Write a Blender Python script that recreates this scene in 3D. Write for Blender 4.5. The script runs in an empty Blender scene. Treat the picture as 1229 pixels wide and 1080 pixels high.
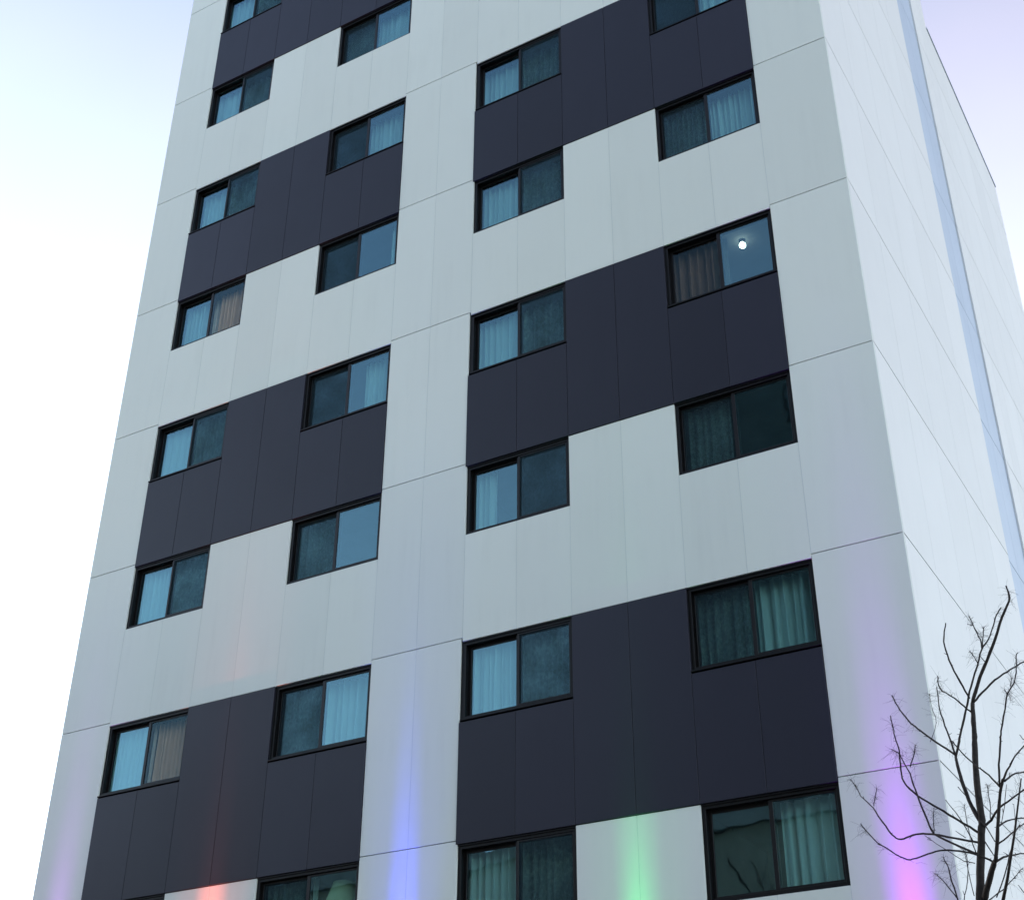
import bpy, bmesh, math, random
from mathutils import Vector, Matrix
random.seed(7)
S = bpy.context.scene
C = S.collection
G = 7.1                                   # height of the lowest visible storey seam above the pavement
HS = 3.0                                  # storey height

# ------------------------------------------------------------------ camera
CAM = Vector((3.7946, -16.1438, G - 5.5078))
YAW, PITCH, ROLL, FPX = math.radians(-30.726), math.radians(31.503), math.radians(0.338), 1690.84
fw = Vector((math.sin(YAW) * math.cos(PITCH), math.cos(YAW) * math.cos(PITCH), math.sin(PITCH)))
rt = Vector((math.cos(YAW), -math.sin(YAW), 0)); up = rt.cross(fw)
rt, up = rt * math.cos(ROLL) + up * math.sin(ROLL), -rt * math.sin(ROLL) + up * math.cos(ROLL)
cd = bpy.data.cameras.new('camera'); cam = bpy.data.objects.new('camera', cd); C.objects.link(cam)
M = Matrix.Identity(4)
for i in range(3):
    M[i][0], M[i][1], M[i][2], M[i][3] = rt[i], up[i], -fw[i], CAM[i]
cam.matrix_world = M
cd.sensor_fit = 'HORIZONTAL'; cd.sensor_width = 36; cd.lens = 36 * FPX / 1229
cd.clip_start = .1; cd.clip_end = 3000
S.camera = cam

# ------------------------------------------------------------------ helpers
def tag(o, label=None, cat=None, group=None, kind=None):
    if label: o['label'] = label
    if cat: o['category'] = cat
    if group: o['group'] = group
    if kind: o['kind'] = kind
    return o
def link(name, me, mats, parent=None):
    o = bpy.data.objects.new(name, me); C.objects.link(o)
    for m in (mats if isinstance(mats, (list, tuple)) else [mats]):
        if m.name not in [x.name for x in me.materials]: me.materials.append(m)
    if parent: o.parent = parent
    return o
def empty(name, loc=(0, 0, 0)):
    o = bpy.data.objects.new(name, None); C.objects.link(o); o.location = loc; o.empty_display_size = .2
    return o
class MB:
    """collects shapes, then links them as one mesh object"""
    def __init__(s): s.v = []; s.f = []; s.t = []; s.smooth = []; s.mi = []; s.cur = 0
    def add(s, vs, fs, tint=0.5, smooth=False):
        n = len(s.v); s.v += [tuple(v) for v in vs]
        for f in fs: s.f.append([n + i for i in f]); s.t.append(tint); s.smooth.append(smooth); s.mi.append(s.cur)
    def box(s, a, b, tint=.5):
        x0, y0, z0 = a; x1, y1, z1 = b
        vs = [(x0,y0,z0),(x1,y0,z0),(x1,y1,z0),(x0,y1,z0),(x0,y0,z1),(x1,y0,z1),(x1,y1,z1),(x0,y1,z1)]
        s.add(vs, [(0,3,2,1),(4,5,6,7),(0,1,5,4),(1,2,6,5),(2,3,7,6),(3,0,4,7)], tint)
    def bbox(s, a, b, bv=.003, tint=.5):
        """box whose front (-y) edges are bevelled"""
        x0, y0, z0 = a; x1, y1, z1 = b; c = min(bv, (x1-x0)*.3, (z1-z0)*.3)
        vs = [(x0+c,y0,z0+c),(x1-c,y0,z0+c),(x1-c,y0,z1-c),(x0+c,y0,z1-c),
              (x0,y0+c,z0),(x1,y0+c,z0),(x1,y0+c,z1),(x0,y0+c,z1),
              (x0,y1,z0),(x1,y1,z0),(x1,y1,z1),(x0,y1,z1)]
        fs = [(0,1,2,3)]
        for i in range(4):
            j = (i+1) % 4
            fs += [(4+i,4+j,j,i), (8+i,8+j,4+j,4+i)]
        fs.append((11,10,9,8)); s.add(vs, fs, tint)
    def tube(s, pts, rad, n=7, cap=True):
        pts = [Vector(p) for p in pts]; rings = []
        prev = None
        for i, p in enumerate(pts):
            d = (pts[min(i+1, len(pts)-1)] - pts[max(i-1, 0)]).normalized()
            a = prev if prev is not None else (Vector((1,0,0)) if abs(d.x) < .8 else Vector((0,1,0)))
            a = (a - d * a.dot(d)).normalized(); b = d.cross(a); prev = a
            rings.append([p + (a*math.cos(2*math.pi*k/n) + b*math.sin(2*math.pi*k/n)) * rad[i] for k in range(n)])
        vs = [v for r in rings for v in r]; fs = []
        for i in range(len(rings)-1):
            for k in range(n):
                fs.append((i*n+k, i*n+(k+1) % n, (i+1)*n+(k+1) % n, (i+1)*n+k))
        if cap: fs.append(tuple(range(n-1,-1,-1))); fs.append(tuple((len(rings)-1)*n+k for k in range(n)))
        s.add(vs, fs, smooth=True)
    def lathe(s, prof, o=(0,0,0), n=24):
        o = Vector(o); vs = []; fs = []
        for r, z in prof:
            for k in range(n): vs.append(o + Vector((r*math.cos(2*math.pi*k/n), r*math.sin(2*math.pi*k/n), z)))
        for i in range(len(prof)-1):
            for k in range(n): fs.append((i*n+k, i*n+(k+1) % n, (i+1)*n+(k+1) % n, (i+1)*n+k))
        s.add(vs, fs, smooth=True)
    def mesh(s, name):
        me = bpy.data.meshes.new(name); me.from_pydata(s.v, [], s.f)
        me.polygons.foreach_set('use_smooth', s.smooth)
        me.polygons.foreach_set('material_index', s.mi)
        at = me.attributes.new('tint', 'FLOAT', 'FACE'); at.data.foreach_set('value', s.t)
        me.update(); return me
    def build(s, name, mats, parent=None): return link(name, s.mesh(name), mats, parent)

# ------------------------------------------------------------------ materials
class NT:
    def __init__(s, name):
        s.m = bpy.data.materials.new(name); s.m.use_nodes = True; s.t = s.m.node_tree
        for n in list(s.t.nodes): s.t.nodes.remove(n)
        s.out = s.n('ShaderNodeOutputMaterial')
    def n(s, t, **k):
        x = s.t.nodes.new(t)
        for a, b in k.items(): setattr(x, a, b)
        return x
    def l(s, a, b): s.t.links.new(a, b)
    def math(s, op, a, b=None, clamp=False):
        x = s.n('ShaderNodeMath', operation=op); x.use_clamp = clamp
        for i, v in enumerate((a, b)):
            if v is None: continue
            if isinstance(v, (int, float)): x.inputs[i].default_value = v
            else: s.l(v, x.inputs[i])
        return x.outputs[0]
    def noise(s, scale, detail=4, stretch=None, rough=.55):
        tc = s.n('ShaderNodeNewGeometry').outputs['Position']
        if stretch:
            mp = s.n('ShaderNodeMapping'); mp.inputs['Scale'].default_value = stretch; s.l(tc, mp.inputs[0]); tc = mp.outputs[0]
        x = s.n('ShaderNodeTexNoise'); x.inputs['Scale'].default_value = scale; x.inputs['Detail'].default_value = detail
        x.inputs['Roughness'].default_value = rough; s.l(tc, x.inputs['Vector']); return x.outputs['Fac']
    def ramp(s, fac, stops):
        x = s.n('ShaderNodeValToRGB'); s.l(fac, x.inputs[0]); e = x.color_ramp.elements
        while len(e) < len(stops): e.new(.5)
        for i, (p, c) in enumerate(stops): e[i].position = p; e[i].color = (*c, 1) if len(c) == 3 else c
        return x.outputs[0]
    def mix(s, fac, a, b, typ='MIX'):
        x = s.n('ShaderNodeMix', data_type='RGBA', blend_type=typ)
        for i, v in ((0, fac), (6, a), (7, b)):
            if isinstance(v, (int, float)): x.inputs[i].default_value = v
            elif isinstance(v, tuple): x.inputs[i].default_value = (*v, 1)
            else: s.l(v, x.inputs[i])
        return x.outputs[2]
    def bsdf(s, col, rough=.5, spec=.5, metal=0, bump=None, bstr=.1, bdist=.01, **k):
        b = s.n('ShaderNodeBsdfPrincipled')
        for nm, v in (('Base Color', col), ('Roughness', rough), ('Specular IOR Level', spec), ('Metallic', metal)):
            if isinstance(v, (int, float)): b.inputs[nm].default_value = v
            elif isinstance(v, tuple): b.inputs[nm].default_value = (*v, 1)
            else: s.l(v, b.inputs[nm])
        for a, v in k.items(): b.inputs[a].default_value = v
        if bump is not None:
            bp = s.n('ShaderNodeBump'); bp.inputs['Strength'].default_value = bstr; bp.inputs['Distance'].default_value = bdist
            s.l(bump, bp.inputs['Height']); s.l(bp.outputs[0], b.inputs['Normal'])
        s.l(b.outputs[0], s.out.inputs[0]); return b

def mat_panel(name, base, var, rough, spec, grime):
    t = NT(name)
    at = t.n('ShaderNodeAttribute', attribute_name='tint', attribute_type='GEOMETRY').outputs['Fac']
    fac = t.math('ADD', t.math('MULTIPLY', t.math('SUBTRACT', at, .5), var), 1.0)
    sc = t.n('ShaderNodeVectorMath', operation='SCALE'); sc.inputs[0].default_value = base; t.l(fac, sc.inputs['Scale'])
    streak = t.noise(1.0, 5, (7, 7, .5)); blot = t.noise(.9, 4)
    g = t.math('MULTIPLY', t.ramp(streak, [(.45, (0,0,0)), (.75, (1,1,1))]), t.ramp(blot, [(.4, (0,0,0)), (.7, (1,1,1))]))
    g = t.math('MULTIPLY', g, grime)
    col = t.mix(g, sc.outputs[0], tuple(c * .55 for c in base))
    fine = t.noise(140, 2)
    r = t.math('ADD', t.math('MULTIPLY', t.math('SUBTRACT', blot, .5), .15), rough)
    wav = t.noise(1.3, 2, (1, 1, .6))
    t.bsdf(col, r, spec, 0, bump=t.math('ADD', t.math('MULTIPLY', wav, 1.0), t.math('MULTIPLY', fine, .02)), bstr=.25, bdist=.02)
    return t.m
def mat_plain(name, col, rough=.5, spec=.5, metal=0, nscale=None, nvar=.12, bstr=.1):
    t = NT(name)
    if nscale:
        n = t.noise(nscale, 5)
        c = t.ramp(n, [(.3, tuple(x*(1-nvar) for x in col)), (.7, tuple(min(1, x*(1+nvar)) for x in col))])
        t.bsdf(c, rough, spec, metal, bump=n, bstr=bstr)
    else: t.bsdf(col, rough, spec, metal)
    return t.m
def mat_emit(name, col, strength):
    t = NT(name); b = t.bsdf(col, .4); b.inputs['Emission Color'].default_value = (*col, 1); b.inputs['Emission Strength'].default_value = strength
    return t.m
def mat_glass(name='window_glass', r0=None, tint=(.74, .91, .91, 1)):
    r0 = GLASS_R0 if r0 is None else r0
    t = NT(name)
    lw = t.n('ShaderNodeLayerWeight'); lw.inputs['Blend'].default_value = .5
    fr = t.math('ADD', t.math('MULTIPLY', t.math('POWER', lw.outputs['Facing'], 4.0), 1 - r0), r0, True)
    tr = t.n('ShaderNodeBsdfTransparent'); tr.inputs[0].default_value = tint
    gl = t.n('ShaderNodeBsdfGlossy'); gl.inputs['Color'].default_value = (.49, .81, .94, 1); gl.inputs['Roughness'].default_value = .015
    bp = t.n('ShaderNodeBump'); bp.inputs['Strength'].default_value = .05; bp.inputs['Distance'].default_value = .05
    t.l(t.noise(1.6, 1.5), bp.inputs['Height']); t.l(bp.outputs[0], gl.inputs['Normal'])
    mx = t.n('ShaderNodeMixShader'); t.l(fr, mx.inputs[0]); t.l(tr.outputs[0], mx.inputs[1]); t.l(gl.outputs[0], mx.inputs[2])
    t.l(mx.outputs[0], t.out.inputs[0]); return t.m
def mat_screen():
    t = NT('insect_mesh')
    tr = t.n('ShaderNodeBsdfTransparent'); df = t.n('ShaderNodeBsdfDiffuse'); df.inputs[0].default_value = (.03, .05, .062, 1)
    n = t.noise(30, 3, (1, 1, .6)); n2 = t.noise(2.2, 2)
    f = t.math('ADD', t.math('MULTIPLY', t.math('SUBTRACT', n, .5), .3), t.math('ADD', t.math('MULTIPLY', n2, .3), .17), True)
    mx = t.n('ShaderNodeMixShader'); t.l(f, mx.inputs[0]); t.l(tr.outputs[0], mx.inputs[1]); t.l(df.outputs[0], mx.inputs[2])
    t.l(mx.outputs[0], t.out.inputs[0]); return t.m
def mat_cloth(name, col):
    t = NT(name); n = t.noise(60, 2)
    d = t.n('ShaderNodeBsdfDiffuse'); tl = t.n('ShaderNodeBsdfTranslucent')
    c = t.ramp(n, [(.3, tuple(x*.93 for x in col)), (.7, col)]); t.l(c, d.inputs[0]); t.l(c, tl.inputs[0])
    mx = t.n('ShaderNodeMixShader'); mx.inputs[0].default_value = .25
    t.l(d.outputs[0], mx.inputs[1]); t.l(tl.outputs[0], mx.inputs[2]); t.l(mx.outputs[0], t.out.inputs[0]); return t.m

GLASS_R0 = .115
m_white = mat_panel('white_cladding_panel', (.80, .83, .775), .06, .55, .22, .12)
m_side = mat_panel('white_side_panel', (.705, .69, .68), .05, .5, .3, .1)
m_dark = mat_panel('charcoal_cladding_panel', (.0235, .0235, .037), .32, .42, .26, .12)
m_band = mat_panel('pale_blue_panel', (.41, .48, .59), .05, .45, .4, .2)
m_seal = mat_plain('joint_sealant', (.60, .65, .65), .8, .2)
m_seal2 = mat_plain('side_sealant', (.40, .42, .44), .8, .2)
m_wall = mat_plain('backing_wall', (.035, .036, .04), .9, .2, 0, 3)
m_frame = mat_plain('black_aluminium', (.005, .0045, .005), .45, .25, 0, 30, .2, .03)
m_sash = mat_plain('dark_bronze_sash', (.007, .0065, .0075), .4, .3, 0, 30, .2, .03)
m_trim = mat_plain('steel_coping', (.36, .41, .47), .5, .4, .1, 8)
m_glass = mat_glass(); m_clear = mat_glass('uncoated_glass', .015, (.93, .92, .90, 1)); m_screen = mat_screen()
m_room = mat_plain('room_paint', (.20, .20, .20), .8, .2, 0, 2)
m_cloth = mat_cloth('sheer_curtain', (.84, .85, .82))
m_drape = mat_cloth('beige_drape', (.74, .58, .42))
m_brown = mat_cloth('brown_drape', (.20, .155, .13))
m_roof = mat_plain('roof_membrane', (.25, .25, .25), .9, .2, 0, 2)
m_bark = mat_plain('bark', (.034, .028, .027), .85, .25, 0, 25, .4, .5)
m_asphalt = mat_plain('asphalt', (.05, .05, .053), .85, .3, 0, 12, .25, .3)
m_pave = mat_plain('concrete_paving', (.27, .27, .26), .8, .3, 0, 4, .15, .2)
m_ground = mat_plain('ground_cover', (.12, .12, .11), .9, .2, 0, .5, .2, .2)
m_line = mat_plain('road_paint', (.75, .75, .72), .6, .3, 0, 8)

# ------------------------------------------------------------------ hotel building
L, AL, AR, BL, BR, CL, CR, DL, DR, R = -14.836, -13.705, -11.926, -10.131, -8.278, -6.633, -4.798, -3.025, -1.231, 0.0
mid = lambda a, b: (a + b) / 2
XE = [L, AL, mid(AL, AR), AR, mid(AR, BL), BL, mid(BL, BR), BR, mid(BR, CL), CL, mid(CL, CR), CR, mid(CR, DL), DL, mid(DL, DR), DR, R]
KIND = ['m', 'A', 'A', 'g', 'g', 'B', 'B', 'm', 'm', 'C', 'C', 'g', 'g', 'D', 'D', 'm']   # margin / window column / gap
COLX = dict(A=(AL, AR), B=(BL, BR), C=(CL, CR), D=(DL, DR))
K0, K1 = -4, 7                                   # storeys built, from the top down
seam = lambda k: (7 - k) * HS + G
HEAD = .058
def sill(k): return 1.302 if k % 2 == 0 else 1.270
HASWIN = lambda c, k: -1 <= k <= 7
DEPTH = 11.05; TOP = seam(K0)

hotel = empty('hotel_building', (0, 0, 0))
tag(hotel, 'tall slab block clad in white and charcoal panels with staggered dark windows', 'building')

PT = .028                                        # panel thickness
def panel(mb, x0, x1, z0, z1, y=0.0, jx=.003, jz=.004):
    mb.bbox((x0+jx, y, z0+jz), (x1-jx, y+PT, z1-jz), .0025, random.random())
white = MB(); wall = MB(); darks = {}
for k in range(K0, K1 + 1):
    zt, zb = seam(k), seam(k + 1)
    for i, c in enumerate(KIND):
        x0, x1 = XE[i], XE[i+1]
        if c == 'm':
            xa, xb = x0, x1
            if k % 2 == 0 and i == 8: xb -= .022
            panel(white, xa, xb, zb, zt, jz=.0065)
            wall.box((x0, .034, zb), (min(x1, -.034), .22, zt))
            continue
        t, b = zt - HEAD, zb - HEAD
        is_dark = k % 2 == 0
        win = c in 'ABCD' and HASWIN(c, k)
        top = zt - sill(k) - .004 if win else t
        bay = 'left' if i < 8 else 'right'
        xa = x0 - (.022 if (is_dark and i == 9) else 0)
        if is_dark:
            mb = darks.setdefault((bay, k), MB())
            panel(mb, xa, x1, b, top, y=-.012, jx=.003, jz=.006)
        else: panel(white, x0, x1, b, top)
        wall.box((x0, .034, b), (x1, .22, top))
# sealant strips in the upright joints of the white cladding (dark zones keep open joints)
for i in range(1, len(XE) - 1):
    for k in range(K0, K1 + 1):
        a, b = KIND[i-1], KIND[i]
        off = 0 if 'm' in (a, b) else HEAD
        if k % 2 == 0 and not (a == 'm' and b == 'm'): continue
        top = seam(k) - off
        if a == b and a in 'ABCD' and HASWIN(a, k): top = seam(k) - sill(k) - .01
        elif a != b and (a in 'ABCD' or b in 'ABCD'):
            w = a if a in 'ABCD' else b
            if HASWIN(w, k): top = seam(k) - sill(k) - .01
        white.cur = 1; white.box((XE[i]-.006, .004, seam(k+1) + .007 - off), (XE[i]+.006, .03, top - .007))
# side faces (x = 0): panels 1.52 m wide between the same storey seams
def to_side(mb):                                  # front-plane shapes (x along, -y out) -> side plane (y along, +x out)
    mb.v = [(-y, x, z) for x, y, z in mb.v]; return mb
side = MB(); side2 = MB(); band = MB()
YB0, YB1, YREAR = 7.48, 9.42, 18.0
ROOF2 = 22.85 + G
ys_front = [i * YB0 / 5 for i in range(6)]
ys_back = [YB1, 10.24, DEPTH] + [DEPTH + (YREAR - DEPTH) * i / 5 for i in range(1, 6)]
def side_run(ys, depth, store, ztop, zlist):
    for a, b in zip(ys[:-1], ys[1:]):
        store.cur = 0
        for z0, z1 in zlist:
            z1 = min(z1, ztop(b))
            if z1 - z0 > .05: panel(store, a, b, z0, z1, y=depth, jx=.004, jz=.009)
        store.cur = 1
        if a > ys[0]: store.box((a-.005, depth+.004, zlist[-1][0]), (a+.005, depth+.03, ztop(b)))
zl = [(seam(k+1), seam(k)) for k in range(K0, K1 + 1)]
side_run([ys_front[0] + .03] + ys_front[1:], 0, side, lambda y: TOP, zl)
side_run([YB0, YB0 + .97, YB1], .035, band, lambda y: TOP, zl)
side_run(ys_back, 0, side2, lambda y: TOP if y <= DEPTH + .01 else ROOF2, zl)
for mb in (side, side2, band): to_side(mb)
# solid walls behind the cladding, roofs, returns
zb8 = seam(8)
wall.box((L, .22, zb8 - 4.1), (L + .22, DEPTH, TOP))                          # far left wall
wall.box((-.26, .22, zb8 - 4.1), (-.14, DEPTH, TOP))                          # behind the side cladding
wall.box((-.14, .22, zb8), (-.036, YB0 - .02, TOP)); wall.box((-.14, YB1 + .02, zb8), (-.036, DEPTH, TOP))
wall.box((L + .22, DEPTH - .22, zb8 - 4.1), (-.26, DEPTH, TOP))
wall.box((L, DEPTH, 0), (-.034, YREAR, ROOF2 - .02))
roof = MB(); roof.box((L - .02, -.02, TOP), (.02, DEPTH + .02, TOP + .22)); roof2 = MB(); roof2.box((L - .02, DEPTH + .02, ROOF2 - .02), (-.04, YREAR, ROOF2)); roof2.build('roof', m_roof, hotel)
trim = MB(); trim.box((-.30, DEPTH + .03, ROOF2 + .005), (.02, YREAR + .03, ROOF2 + .05))
ret = MB()                                        # white corner returns: recess cheeks, rear ends, corner angle
ret.box((-.034, YB0 - .002, zb8), (-.002, YB0 + .006, TOP)); ret.box((-.034, YB1 - .006, zb8), (-.002, YB1 + .002, TOP))
ret.box((-1.5, DEPTH + .001, ROOF2 + .08), (-.001, DEPTH + .019, TOP)); ret.box((-2, YREAR + .002, 0), (-.002, YREAR + .02, ROOF2 - .01))
ret.box((-.022, .0045, zb8), (-.0035, .026, TOP))
# interior slabs and partitions
room = MB()
for k in range(K0, K1 + 2):
    room.box((L + .22, .22, seam(k) + .52), (-.26, DEPTH - .22, seam(k) + .74))
for x in (mid(AR, BL), mid(BR, CL), mid(CR, DL)): room.box((x - .07, .225, zb8 - 3), (x + .07, DEPTH - .3, TOP - .3))
room.box((L + .3, 4.4, zb8 - 3), (-.3, 4.55, TOP - .3))
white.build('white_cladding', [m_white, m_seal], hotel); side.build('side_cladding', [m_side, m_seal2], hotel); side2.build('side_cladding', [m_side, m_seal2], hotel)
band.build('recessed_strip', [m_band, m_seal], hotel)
wall.build('wall', m_wall, hotel); roof.build('roof', m_roof, hotel); trim.build('roof_coping', m_trim, hotel)
ret.build('corner_return', m_side, hotel); room.build('interior_wall', m_room, hotel)
for (bay, k), mb in darks.items(): mb.build('dark_cladding', m_dark, hotel)

# ground floor below the picture: dark framed, glazed shopfront
pod = MB()
pod.box((L, .04, zb8 - .22), (-.04, .2, zb8 - .01))
x = L
while x < R - .1:
    pod.box((x, .06, .15), (x + .25, .2, zb8 - .225)); x += (R - L - .25) / 6
pod.build('shopfront_frame', m_frame, hotel)
sg = MB(); sg.box((L + .05, .11, .2), (-.05, .125, zb8 - .23)); sg.build('shopfront_glass', m_glass, hotel)

# windows
def frame_rect(mb, x0, x1, z0, z1, y0, y1, l, r, t, b, bv=.003):
    mb.bbox((x0, y0, z0), (x0 + l, y1, z1), bv); mb.bbox((x1 - r, y0, z0), (x1, y1, z1), bv)
    mb.bbox((x0 + l, y0, z1 - t), (x1 - r, y1, z1), bv); mb.bbox((x0 + l, y0, z0), (x1 - r, y1, z0 + b), bv)
cache = {}
def window_meshes(col, par):
    if (col, par) in cache: return cache[(col, par)]
    x0, x1 = COLX[col]; w = x1 - x0; h = (1.302 if par == 0 else 1.270) - HEAD
    a = .004; bt = .085 if par == 0 else .05
    f = MB(); frame_rect(f, a, w - a, 0, h - .004, .030, .17, .045, .045, .055, bt)
    f.box((.004, .012, h - .018), (w - .004, .0295, h - .004))                # drip flashing under the panel edge
    if par == 0: f.bbox((.0, -.022, .012), (w, .0295, .034), .004)            # projecting sill lip
    ix0, ix1, iz0, iz1 = a + .045, w - a - .045, bt, h - .059
    xm = mid(ix0, ix1)
    ls, rs, gl, gr, sc = MB(), MB(), MB(), MB(), MB()
    frame_rect(ls, ix0, xm + .03, iz0, iz1, .118, .150, .045, .055, .045, .04)   # inner track
    frame_rect(rs, xm - .03, ix1, iz0, iz1, .062, .094, .055, .035, .030, .035)  # outer track
    gl.box((ix0 + .044, .130, iz0 + .039), (xm - .024, .136, iz1 - .044))
    gr.box((xm + .024, .074, iz0 + .034), (ix1 - .034, .080, iz1 - .029))
    if col in 'AC': frame_rect(sc, xm + .0, ix1 - .004, iz0 + .004, iz1 - .004, .040, .056, .028, .022, .022, .022); sm = (xm + .027, .047, iz0 + .025, ix1 - .025, .048, iz1 - .025)
    else: frame_rect(sc, ix0 + .004, xm - .001, iz0 + .004, iz1 - .004, .096, .112, .024, .028, .03, .024); sm = (ix0 + .027, .103, iz0 + .027, xm - .028, .104, iz1 - .033)
    sh = MB(); sh.box(sm[:3], sm[3:])
    r = dict(f=f.mesh('window_frame'), ls=ls.mesh('sash'), rs=rs.mesh('sash'), gl=gl.mesh('pane'), gr=gr.mesh('pane'), sc=sc.mesh('screen_frame'), sh=sh.mesh('insect_screen'))
    for kk, m in (('f', m_frame), ('ls', m_sash), ('rs', m_sash), ('gl', m_glass), ('gr', m_glass), ('sc', m_sash), ('sh', m_screen)): r[kk].materials.append(m)
    cache[(col, par)] = r; return r
for col in 'ABCD':
    for k in range(-1, 8):
        if not HASWIN(col, k): continue
        w = window_meshes(col, k % 2)
        o = link('window', w['f'], m_frame, hotel); o.location = (COLX[col][0], 0, seam(k) - sill(k))
        for kk, nm in (('ls', 'sash'), ('rs', 'sash'), ('gl', 'pane'), ('gr', 'pane'), ('sc', 'screen_frame'), ('sh', 'insect_screen')):
            if nm in ('screen_frame', 'insect_screen') and (col, k) in (('A', 3), ('A', 6), ('D', 4), ('D', 7)): continue
            q = link(nm, w[kk], [], o)
            if (col, k, kk) in (('A', 3, 'gr'), ('A', 6, 'gr'), ('D', 4, 'gl')):       # plain panes with the drape showing through
                q.data = w[kk].copy(); q.data.materials.clear(); q.data.materials.append(m_clear); q['label'] = 'clear pane with a warm drape behind it'

# ------------------------------------------------------------------ curtains (hang inside the rooms)
ORD = {1: 'topmost', 2: 'second', 3: 'third', 4: 'fourth', 5: 'fifth', 6: 'sixth', 7: 'seventh', 8: 'lowest'}
COLN = dict(A='far left column', B='second column from left', C='third column from left', D='column nearest the bare tree')
FIRST = dict(A=0, B=1, C=1, D=2)
def curtain(col, k, u0, u1, fold=.13, amp=.035, y=.36, top=.02, mat=None, seed=0, look='sheer white', lean=0.0):
    x0, x1 = COLX[col]; w = x1 - x0; rnd = random.Random(seed * 31 + k * 7 + ord(col))
    xa, xb = x0 + w * u0, x0 + w * u1; n = int((xb - xa) / .012) + 2
    zt = seam(k) - HEAD + top; zb = seam(k) - 2.1
    ph = [rnd.uniform(0, 6.28) for _ in range(4)]; vs = []; rows = 7
    for j in range(rows):
        v = j / (rows - 1)
        for i in range(n):
            u = i / (n - 1); x = xa + (xb - xa) * u + lean * v * (1 - u)
            s = (x - xa) / fold * 2 * math.pi
            dy = amp * (math.sin(s + ph[0] + .8 * math.sin(s * .23 + ph[1])) + .45 * math.sin(s * .47 + ph[2] + v * .5) + .25 * math.sin(s * 2.1 + ph[3])) * (.75 + .35 * v)
            vs.append((x + .012 * math.sin(s * .5 + ph[1]) * v, y + dy, zt + (zb - zt) * v))
    fs = [(j*n+i, (j+1)*n+i, (j+1)*n+i+1, j*n+i+1) for j in range(rows-1) for i in range(n-1)]
    base = len(vs); vs += [(a, b + .003, c) for a, b, c in vs]
    fs += [tuple(base + q for q in reversed(f)) for f in fs]
    edge = [j*n for j in range(rows)]
    for e in (edge, [j*n+n-1 for j in range(rows)], list(range(n)), list(range((rows-1)*n, rows*n))):
        for p, q in zip(e[:-1], e[1:]): fs.append((p, q, q + base, p + base))
    mb = MB(); mb.add(vs, fs, smooth=True)
    o = mb.build('curtain', mat or m_cloth)
    row = k - FIRST[col] + 1
    last = 7 - FIRST[col] + 1
    rown = 'lowest window' if row == last else ('topmost window' if row == 1 else ORD[row] + ' window from top')
    tag(o, '%s curtain behind the %s, %s' % (look, rown, COLN[col]), 'curtain', 'curtains behind the windows')
    return o
full = (0.0, 1.0)
SPEC = {
 'A': {0: (full,), 1: (full,), 2: (full,), 3: ((0, .5), (.52, 1.0)), 4: (full,), 5: (full,), 6: ((0, .5), (.52, 1.0)), 7: (full,)},
 'B': {1: (full,), 2: ((.42, 1.0),), 3: ((.80, 1.0),), 4: ((.62, 1.0),), 5: ((.0, .46),), 6: (full,), 7: ((.0, .5),)},
 'C': {1: (full,), 2: (full,), 3: (full,), 4: (full,), 5: ((.0, .22),), 6: (full,), 7: (full,)},
 'D': {2: ((.45, 1.0),), 3: ((.0, 1.0),), 4: ((.0, .52),), 5: ((.05, .42),), 6: (full,), 7: ((.52, 1.0),)},
}
for col, d in SPEC.items():
    for k, spans in d.items():
        for (a, b) in spans:
            wide = b - a
            look = 'full-width sheer white' if wide > .9 else ('half-drawn pale' if wide > .4 else 'narrow gathered pale')
            m = m_cloth
            if (col, k) == ('D', 4): m = m_brown; look = 'dull brown'
            if col == 'A' and a > .5: m = m_drape; look = 'beige right-hand'
            curtain(col, k, a, b, fold=random.uniform(.085, .15), amp=random.uniform(.045, .065), y=random.uniform(.27, .33),
                    top=random.uniform(-.06, .03), mat=m, seed=k + 3, look=look)

# lit ceiling lamp in the room behind the window with no curtain on its clear pane
lamp = empty('ceiling_lamp', (-2.125, 1.16, seam(4) + .52))
tag(lamp, 'glowing round ceiling lamp seen through the right pane of a window', 'lamp')
b = MB(); b.lathe([(0, 0), (.05, 0), (.05, -.02), (.03, -.03), (.03, -.05), (0, -.05)]); b.build('base', m_sash, lamp)
b = MB(); b.lathe([(.03, -.05)] + [(.055 * math.sin(math.pi * t / 12), -.107 + .055 * math.cos(math.pi * t / 12)) for t in range(2, 13)]); b.build('globe', mat_emit('lit_globe', (1, .93, .80), 5), lamp)
# unlit table lamp on the inner sill of the lowest window in the second column
tl = empty('table_lamp', (mid(BL, BR) + .40, .40, seam(7) - .98))
tag(tl, 'cream shaded table lamp inside the lowest window of the second column', 'lamp')
b = MB(); b.lathe([(0, 0), (.09, 0), (.09, .02), (.03, .04), (.025, .2), (.05, .27), (.02, .33), (.012, .45), (0, .45)]); b.build('base', m_sash, tl)
b = MB(); b.lathe([(.30, .40), (.17, .78), (.165, .78), (.292, .403)]); b.build('lamp_shade', mat_cloth('lamp_fabric', (.86, .80, .50)), tl)
tb = empty('side_table', (mid(BL, BR) + .40, .45, seam(7) - 2.25)); tag(tb, 'small dark side table under the cream table lamp', 'table')
b = MB(); b.box((-.3, -.22, 1.235), (.3, .22, 1.268)); b.build('table_top', m_sash, tb)
for sx in (-1, 1):
    for sy in (-1, 1):
        b = MB(); b.box((sx*.27-.02, sy*.19-.02, 0), (sx*.27+.02, sy*.19+.02, 1.233)); b.build('leg', m_sash, tb)

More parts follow.
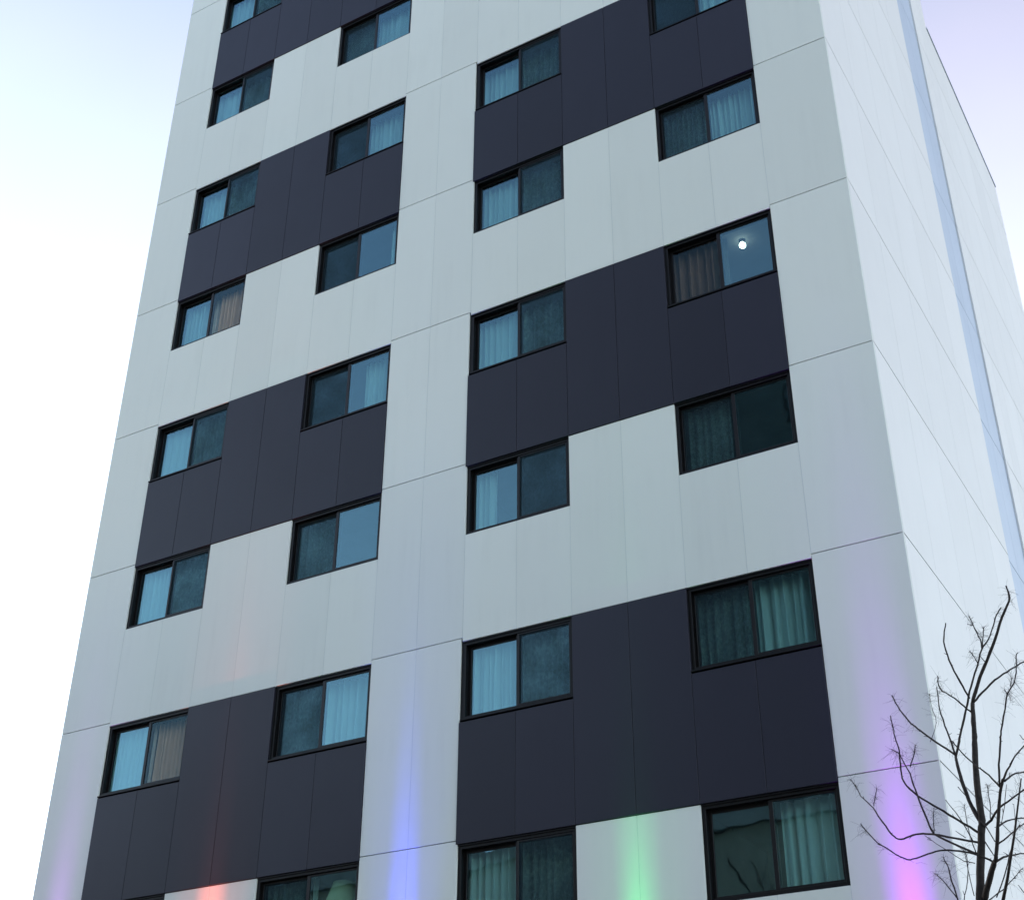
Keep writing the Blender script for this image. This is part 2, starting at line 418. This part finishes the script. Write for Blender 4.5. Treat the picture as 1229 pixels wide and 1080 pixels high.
# ------------------------------------------------------------------ floodlights on the pavement and the coloured light they throw up the wall
m_body = mat_plain('floodlight_body', (.03, .03, .032), .45, .5)
FL = [('purple', -14.22, (.60, .12, 1.0), 7000, 7, 5.0, 'pale purple floodlight at the far left corner of the white block'),
      ('red', -10.98, (1.0, .14, .07), 20000, 7.2, 5.2, 'red floodlight below the leftmost dark cladding'),
      ('blue', -7.50, (.05, .06, 1.0), 20000, 6.5, 5.2, 'blue floodlight below the white strip between the bays'),
      ('green', -3.93, (.02, .85, .16), 5000, 7.5, 5.3, 'green floodlight below the right bay'),
      ('magenta', -.55, (.44, .0, 1.0), 9600, 7.8, 5.2, 'magenta floodlight at the corner beside the bare tree')]
for nm, x, colr, pw, ang, tilt, lab in FL:
    f = empty('floodlight', (x, -.40, 0)); tag(f, lab, 'floodlight', 'floodlights along the foot of the wall')
    b = MB(); b.box((-.09, -.05, 0), (.09, .05, .02)); b.box((-.105, -.012, .02), (-.092, .012, .15)); b.box((.092, -.012, .02), (.105, .012, .15)); b.build('bracket', m_body, f)
    b = MB(); b.lathe([(0, .05), (.07, .05), (.085, .09), (.09, .2), (.08, .2), (.07, .17)]); b.build('housing', m_body, f)
    b = MB(); b.lathe([(0, .176), (.069, .176), (.069, .182), (0, .182)]); b.build('lens', mat_emit('lit_lens_' + nm, colr, 6), f)
    for frac, wide in ((.55, .6), (.6, 1.0), (.13, 2.2)):      # narrow throw of the reflector and the spill round it
        ld = bpy.data.lights.new('floodlight_beam', 'SPOT'); ld.energy = pw * frac; ld.color = colr
        ld.spot_size = math.radians(ang * wide); ld.spot_blend = 1; ld.shadow_soft_size = .03
        lo = bpy.data.objects.new('floodlight_beam', ld); C.objects.link(lo); lo.parent = f; lo.location = (0, 0, .21)
        lo.rotation_euler = Vector((0, math.sin(math.radians(tilt)), math.cos(math.radians(tilt)))).to_track_quat('-Z', 'Y').to_euler()

# ------------------------------------------------------------------ bare street tree
def px_to(px, py, y):
    d = fw + rt * ((px - 614.5) / FPX) - up * ((py - 540) / FPX)
    t = (y - CAM.y) / d.y
    return CAM + d * t
TY = -3.6
def U(*p): return [(1009 + a / 5.4, 690 + b / 5.4) for a, b in p]
def D(*p): return [(1009 + a / 5.4, 880 + b / 5.4) for a, b in p]
# (points, start radius, end radius in native pixels, depth drift toward the tip in metres, twigs at the tip)
BR_ = [
 (D((905,1080),(905,900),(912,650)) + D((915,560),(895,430),(880,280),(868,100)) + U((868,1050),(862,950),(855,830)), 4.6, 2.3, .0, 0),
 (U((855,830),(885,710),(950,545),(1000,420),(1045,270),(1082,190),(1092,130),(1072,70)), 2.0, .9, -.3, 1),
 (D((900,560),(850,470),(800,350),(765,240),(745,150)), 2.4, 1.5, .25, 0),
 (D((745,150),(765,70)) + U((775,1030),(800,930),(830,790),(850,700),(885,590),(915,480),(955,420),(985,330),(1010,260),(1040,210)), 1.5, .6, .35, 1),
 (D((745,150),(715,60)) + U((690,1010),(650,900),(635,820),(622,725)), 1.1, .5, .3, 1),
 (D((745,140),(650,75),(540,0)) + U((480,980),(420,920),(370,850),(332,780)), 1.2, .6, .5, 1),
 (U((850,890),(800,850),(740,800),(660,750),(632,700),(628,655)), 1.0, .55, -.4, 1),
 (U((835,800),(790,720),(735,620),(690,520),(670,430),(672,370),(680,312)), 1.1, .6, -.5, 0),
 (U((865,820),(920,760),(1000,680),(1080,625),(1130,595),(1188,560),(1260,540),(1330,470)), 1.2, .5, .5, 1),
 (U((915,475),(905,420),(870,350),(830,265)), .8, .45, .2, 1),
 (U((860,325),(820,316)), .5, .35, 0, 0),
 (U((920,470),(920,400),(930,335)), .6, .4, -.1, 1),
 (U((890,570),(870,540),(835,490)), .6, .4, .15, 1),
 (U((935,560),(905,525)), .5, .35, 0, 0),
 (D((930,1080),(955,980),(990,850),(1005,820)), 3.6, 2.4, -.35, 0),
 (D((1005,820),(1015,700),(1020,560),(1030,420),(1045,320),(1055,295)), 2.2, 1.4, -.2, 0),
 (D((1030,340),(1025,200),(1035,50)) + U((1040,1010),(1065,870),(1080,770),(1125,690),(1138,600),(1140,510)), 1.2, .5, -.5, 1),
 (U((1078,770),(1062,740)), .5, .35, 0, 1),
 (U((1100,720),(1108,665)), .45, .3, 0, 1),
 (D((1055,300),(1080,240),(1130,150),(1188,80),(1260,20)) , 1.3, .5, -.6, 1),
 (D((1060,310),(1110,270),(1188,248),(1280,240)), 1.1, .5, .4, 1),
 (D((1030,345),(960,270),(880,210),(800,140),(740,70),(710,40)), 1.0, .5, .5, 1),
 (D((920,610),(975,560),(1020,490),(1080,440),(1188,365),(1290,300)), 1.6, .6, -.4, 1),
 (D((1025,600),(1080,565),(1188,548),(1290,560)), 1.0, .5, .5, 1),
 (D((1020,715),(1080,670),(1140,620),(1188,580),(1260,500)), .9, .4, -.5, 1),
 (D((1005,830),(1060,800),(1110,785),(1188,775),(1280,740)), 1.3, .5, .4, 1),
 (D((985,830),(900,790),(800,765),(700,755),(620,762),(540,790),(470,815),(410,810),(330,765),(240,705),(180,645),(130,585)), 1.25, .5, -.7, 1),
 (D((890,705),(780,685),(650,660),(560,650),(490,652),(425,675),(375,685),(330,650),(270,570),(210,480)), 1.25, .7, .6, 0),
 (D((210,480),(150,425),(100,350),(60,295)), .65, .35, .1, 1),
 (D((215,470),(225,410),(232,350)), .5, .3, -.1, 1),
 (D((890,640),(800,585),(700,525),(600,465),(500,405),(430,340),(400,290),(385,200),(380,110),(352,20)) + U((340,985),(322,910)), 1.3, .5, -.5, 1),
 (D((380,130),(325,100)), .5, .35, 0, 1),
 (D((890,780),(800,745),(700,700),(610,650),(560,560),(510,440),(470,330),(450,260),(400,170),(380,120)), 1.4, .5, .5, 1),
 (D((450,215),(475,130),(485,75)), .7, .4, -.1, 1),
 (D((605,640),(602,560),(604,480)), .5, .35, .1, 1),
 (D((870,840),(800,825),(720,775),(620,715),(545,660)), .5, .3, .4, 0),
 (D((760,1080),(725,960),(690,860),(665,800)), .9, .45, -.4, 1),
 (D((750,1060),(680,970),(610,905)), .7, .4, .3, 1),
 (D((800,1080),(820,960),(825,850),(800,735)), .55, .35, .4, 1),
 (D((865,1050),(835,920),(800,760)), .5, .3, .3, 0),
 (D((885,790),(830,640),(800,460)), .6, .3, -.3, 1),
 (D((860,700),(780,560),(680,430)), .65, .4, .35, 0),
 (D((810,675),(745,630)), .45, .3, 0, 0),
 (D((900,560),(940,600),(1000,700)), .8, .5, -.2, 0),
 (D((935,700),(1000,800)), .7, .5, -.2, 0),
 (D((1010,1060),(1060,920),(1095,790),(1130,650),(1160,590)), .8, .4, .4, 1),
 (D((960,1080),(1050,1010),(1120,940),(1180,870)), .7, .35, -.5, 1),
 (D((1040,590),(1060,470),(1075,330)), .5, .35, .2, 0),
 (D((970,550),(965,440),(948,330)), .6, .35, .2, 1),
 (D((825,420),(760,345)), .5, .4, .1, 0),
 (D((1105,760),(1130,600),(1122,460)), .4, .25, .2, 0),
 (D((1188,1030),(1150,980)), .5, .3, .1, 0),
 (D((1188,40),(1160,8)), .45, .3, .1, 0),
 (U((580,1080),(620,960),(590,850),(575,770)), .35, .25, .2, 1),
]
def build_tree(name):
    tr = empty(name, (0, 0, 0)); trunk = MB(); crown = MB(); placed = []
    base = px_to(*BR_[0][0][0], TY)
    def smooth(pts):
        out = [pts[0]]
        for i in range(len(pts) - 1):
            p0 = pts[max(i-1, 0)]; p1 = pts[i]; p2 = pts[i+1]; p3 = pts[min(i+2, len(pts)-1)]
            for t in (.33, .67, 1.0):
                out.append(tuple(.5 * ((2*p1[a]) + (-p0[a]+p2[a])*t + (2*p0[a]-5*p1[a]+4*p2[a]-p3[a])*t*t + (-p0[a]+3*p1[a]-3*p2[a]+p3[a])*t**3) for a in range(2)))
        return out
    rnd = random.Random(5)
    def twigs(mb, p, d, n, ln):
        for _ in range(n + 4 if n > 0 else 3):
            v = (d * rnd.uniform(.3, 1.2) + Vector((rnd.gauss(0, .45), rnd.gauss(0, .45), rnd.gauss(.05, .45)))).normalized()
            l = ln * rnd.uniform(.4, 1.1); bend = Vector((rnd.gauss(0, .35), rnd.gauss(0, .35), -abs(rnd.gauss(0, .6)))) * l
            q = p - d * rnd.uniform(0, ln * 1.3)
            mb.tube([q, q + v*l*.5 + bend*.25, q + v*l + bend], [.0011, .0008, .0006], 3, False)
    for bi, (pts, r0, r1, drift, tw) in enumerate(BR_):
        sp = smooth(pts); y0 = TY
        if placed: y0 = min(placed, key=lambda q: (q[0]-sp[0][0])**2 + (q[1]-sp[0][1])**2)[2]
        P = []; rr = []
        for i, (a, b) in enumerate(sp):
            t = i / (len(sp) - 1); y = y0 + drift * t ** 1.2
            p = px_to(a, b, y); P.append(p); mpp = (p - CAM).dot(fw) / FPX
            jit = .006 if r0 < 2 else .004
            P[-1] = p + Vector((rnd.gauss(0, jit), rnd.gauss(0, jit), rnd.gauss(0, jit))) * (.35 if 0 < i < len(sp)-1 else 0)
            rr.append((r0 + (r1 - r0) * t) * 1.13 * mpp * rnd.uniform(.93, 1.09)); placed.append((a, b, y))
        if bi == 0: trunkP, trunkR = P, rr
        else: crown.tube(P, rr, 6)
        d = (P[-1] - P[-2]).normalized()
        if tw:
            twigs(crown, P[-1], d, 11, .11)
            for _ in range(7):
                j = rnd.randrange(max(1, len(P)//2), len(P)); twigs(crown, P[j], (P[j] - P[j-1]).normalized(), -1, .12)
        if bi > 1:
            for _ in range(len(P) // 5):                       # buds and spurs along the branch
                j = rnd.randrange(1, len(P)); v = Vector((rnd.gauss(0,1), rnd.gauss(0,1), rnd.gauss(.4,1))).normalized()
                l = rnd.uniform(.012, .05); crown.tube([P[j], P[j] + v*l], [.0035, .002], 4)
    # the side of the crown that leaves the picture, and the lower trunk
    for q in range(14):
        a = rnd.uniform(-1.1, .9); z = rnd.uniform(.1, 1.9); p = trunkP[0] + Vector((.02, 0, z - .4 if z > 1 else z - 1.3))
        v = Vector((math.cos(a), math.sin(a), .55)).normalized(); l = rnd.uniform(.9, 1.7)
        if p.z > 4.2: p.z = 4.2
        pp = [p + v * l * t + Vector((0, 0, .35 * t * t)) for t in (0, .25, .5, .75, 1)]
        if pp[-1].z > 6.0: continue
        crown.tube(pp, [.02, .016, .012, .009, .005], 6); twigs(crown, pp[-1], v, 10, .14)
    foot = Vector((trunkP[0].x - .03, trunkP[0].y, 0))
    zz = [0, .12, .5, 1.4, 2.6, 3.7]
    tp = [foot.lerp(trunkP[0], z / trunkP[0].z) for z in zz]
    for i in range(1, len(tp)): tp[i] += Vector((rnd.gauss(0, .012), rnd.gauss(0, .012), 0))
    trunk.tube(tp + trunkP, [.12, .085, .07, .062, .052, .044] + trunkR, 10)
    trunk.build('trunk', m_bark, tr); crown.build('crown', m_bark, tr)
    # the second limb forks off the trunk below the picture's edge
    return tr
tree = build_tree('bare_tree')
tag(tree, 'slender leafless tree with thin dark branches in front of the white corner', 'tree', 'bare trees along the street')

# ------------------------------------------------------------------ surroundings: street, opposite blocks (mirrored in the panes), second tree
gr = MB(); gr.box((-900, -900, -.6), (900, 900, -.12)); tag(gr.build('ground', m_ground), kind='structure')
pv = MB(); pv.box((-60, -5.2, -.119), (60, .3, 0)); tag(pv.build('pavement', m_pave), kind='structure')
pv = MB(); pv.box((-60, -20.0, -.119), (60, -14.2, 0)); tag(pv.build('pavement', m_pave), kind='structure')
kb = MB(); kb.box((-60, -5.35, -.119), (60, -5.203, .012)); kb.box((-60, -14.197, -.119), (60, -14.05, .012)); tag(kb.build('kerb', m_seal), kind='structure')
rd = MB(); rd.box((-200, -14.04, -.119), (200, -5.36, -.10)); tag(rd.build('road', m_asphalt), kind='structure')
ln = MB()
for i in range(-15, 15): ln.box((i*4, -9.76, -.0995), (i*4+2, -9.64, -.096))
tag(ln.build('road_marking', m_line), kind='structure')

def block(name, x0, x1, y0, y1, h, col, label, nx, nz, ww, wh, glz):
    o = empty(name, (mid(x0, x1), y1, 0)); tag(o, label, 'building')
    w, d = x1 - x0, y1 - y0
    b = MB(); b.box((-w/2, -d, 0), (w/2, 0, h)); b.build('wall', mat_plain(name + '_render', col, .85, .2, 0, 1.2, .18), o)
    b = MB(); b.box((-w/2 - .2, -d - .2, h + .002), (w/2 + .2, .2, h + .5)); b.build('roof', m_roof, o)
    f = MB(); frame_rect(f, 0, ww, 0, wh, -.06, .02, .07, .07, .07, .09); fm = f.mesh('window'); fm.materials.append(m_sash)
    p = MB(); p.box((.07, -.02, .09), (ww - .07, -.004, wh - .07)); pm = p.mesh('pane'); pm.materials.append(glz)
    for i in range(nx):
        for j in range(nz):
            q = link('window', fm, [], o); q.rotation_euler = (0, 0, math.pi)
            q.location = (-w/2 + (i + .5) * w / nx + ww/2, .025, 1.2 + j * (h - 1.2) / nz)
            link('pane', pm, [], q)
m_dglass = mat_plain('dark_window_pane', (.03, .04, .045), .06, .6)
block('slate_tower', -15.6, 11.0, -44, -26.2, 33.5, (.075, .088, .095), 'dark slate tower across the street mirrored in the panes', 6, 8, 1.5, 1.7, m_dglass)
block('low_apartment_block', -60, -2.5, -25.7, -20.4, 13.2, (.26, .24, .20), 'low beige apartment block across the street before the slate tower', 12, 3, 1.6, 1.7, m_dglass)
t2 = tree.copy(); C.objects.link(t2)
for ch in tree.children:
    c = ch.copy(); C.objects.link(c); c.parent = t2
t2.scale = (1.45,) * 3; t2.rotation_euler = (0, 0, math.pi * .9); bx, by = 1.0, TY
_p = Matrix.Rotation(math.pi * .9, 3, 'Z') @ Vector((bx * 1.45, by * 1.45, 0)); t2.location = (-7.6 - _p.x, -15.0 - _p.y, 0)
tag(t2, 'larger leafless tree across the street mirrored in the lowest right window', 'tree', 'bare trees along the street')

# ------------------------------------------------------------------ sky and light
SUN_EL, SUN_AZ = math.radians(15), math.radians(-82)      # azimuth from +Y, clockwise positive
w = bpy.data.worlds.new('World'); S.world = w; w.use_nodes = True
nt = w.node_tree; bg = nt.nodes['Background']
sky = nt.nodes.new('ShaderNodeTexSky'); sky.sky_type = 'NISHITA'; sky.sun_disc = False
sky.sun_elevation = SUN_EL; sky.sun_rotation = SUN_AZ; sky.altitude = 50
sky.air_density = 1.0; sky.dust_density = .35; sky.ozone_density = 2.0
# thin high overcast over the clear sky: thick toward the horizon, thinning overhead
tc = nt.nodes.new('ShaderNodeTexCoord'); sx = nt.nodes.new('ShaderNodeSeparateXYZ'); nt.links.new(tc.outputs['Generated'], sx.inputs[0])
vr = nt.nodes.new('ShaderNodeValToRGB'); nt.links.new(sx.outputs[2], vr.inputs[0]); el = vr.color_ramp.elements
VEIL = [(0, (.86, .82, .76)), (.45, (.70, .64, .56)), (.60, (.42, .345, .28)), (.71, (.31, .215, .17)), (.86, (.04, .03, .01)), (1, (.02, .015, .005))]
while len(el) < len(VEIL): el.new(.5)
for i, (p, c) in enumerate(VEIL): el[i].position = p; el[i].color = (*c, 1)
ad = nt.nodes.new('ShaderNodeVectorMath'); ad.operation = 'MULTIPLY_ADD'; ad.inputs[1].default_value = (4.15, 4.15, 4.15)
dp = nt.nodes.new('ShaderNodeVectorMath'); dp.operation = 'DOT_PRODUCT'; dp.inputs[1].default_value = (.62, .78, 0); nt.links.new(tc.outputs['Generated'], dp.inputs[0])
mr = nt.nodes.new('ShaderNodeMapRange'); mr.interpolation_type = 'SMOOTHSTEP'; nt.links.new(dp.outputs['Value'], mr.inputs[0])
for i, v in ((1, -.75), (2, .35), (3, .45), (4, 1.0)): mr.inputs[i].default_value = v
cl = nt.nodes.new('ShaderNodeTexNoise'); cl.inputs['Scale'].default_value = 2.2; cl.inputs['Detail'].default_value = 5; nt.links.new(tc.outputs['Generated'], cl.inputs['Vector'])
cm = nt.nodes.new('ShaderNodeMath'); cm.operation = 'MULTIPLY_ADD'; cm.inputs[1].default_value = .7; cm.inputs[2].default_value = .65; nt.links.new(cl.outputs['Fac'], cm.inputs[0])
fm_ = nt.nodes.new('ShaderNodeMath'); fm_.operation = 'MULTIPLY'; nt.links.new(mr.outputs[0], fm_.inputs[0]); nt.links.new(cm.outputs[0], fm_.inputs[1])
vs_ = nt.nodes.new('ShaderNodeVectorMath'); vs_.operation = 'SCALE'; nt.links.new(vr.outputs[0], vs_.inputs[0]); nt.links.new(fm_.outputs[0], vs_.inputs['Scale'])
nt.links.new(vs_.outputs[0], ad.inputs[0]); nt.links.new(sky.outputs[0], ad.inputs[2])
nt.links.new(ad.outputs[0], bg.inputs[0]); bg.inputs[1].default_value = .15
sd = bpy.data.lights.new('sun', 'SUN'); sd.energy = .5; sd.angle = math.radians(12); sd.color = (1, .95, .88)
so = bpy.data.objects.new('sun', sd); C.objects.link(so)
dirv = Vector((math.sin(SUN_AZ) * math.cos(SUN_EL), math.cos(SUN_AZ) * math.cos(SUN_EL), math.sin(SUN_EL)))
so.rotation_euler = (-dirv).to_track_quat('-Z', 'Y').to_euler(); so.location = (0, 0, 60)
vs = S.view_settings; S.display_settings.display_device = 'sRGB'
vs.view_transform = 'Standard'; vs.look = 'None'; vs.exposure = 1.25; vs.gamma = 1; vs.use_curve_mapping = False
S.cycles.max_bounces = 10; S.cycles.transparent_max_bounces = 24; S.cycles.sample_clamp_indirect = 6
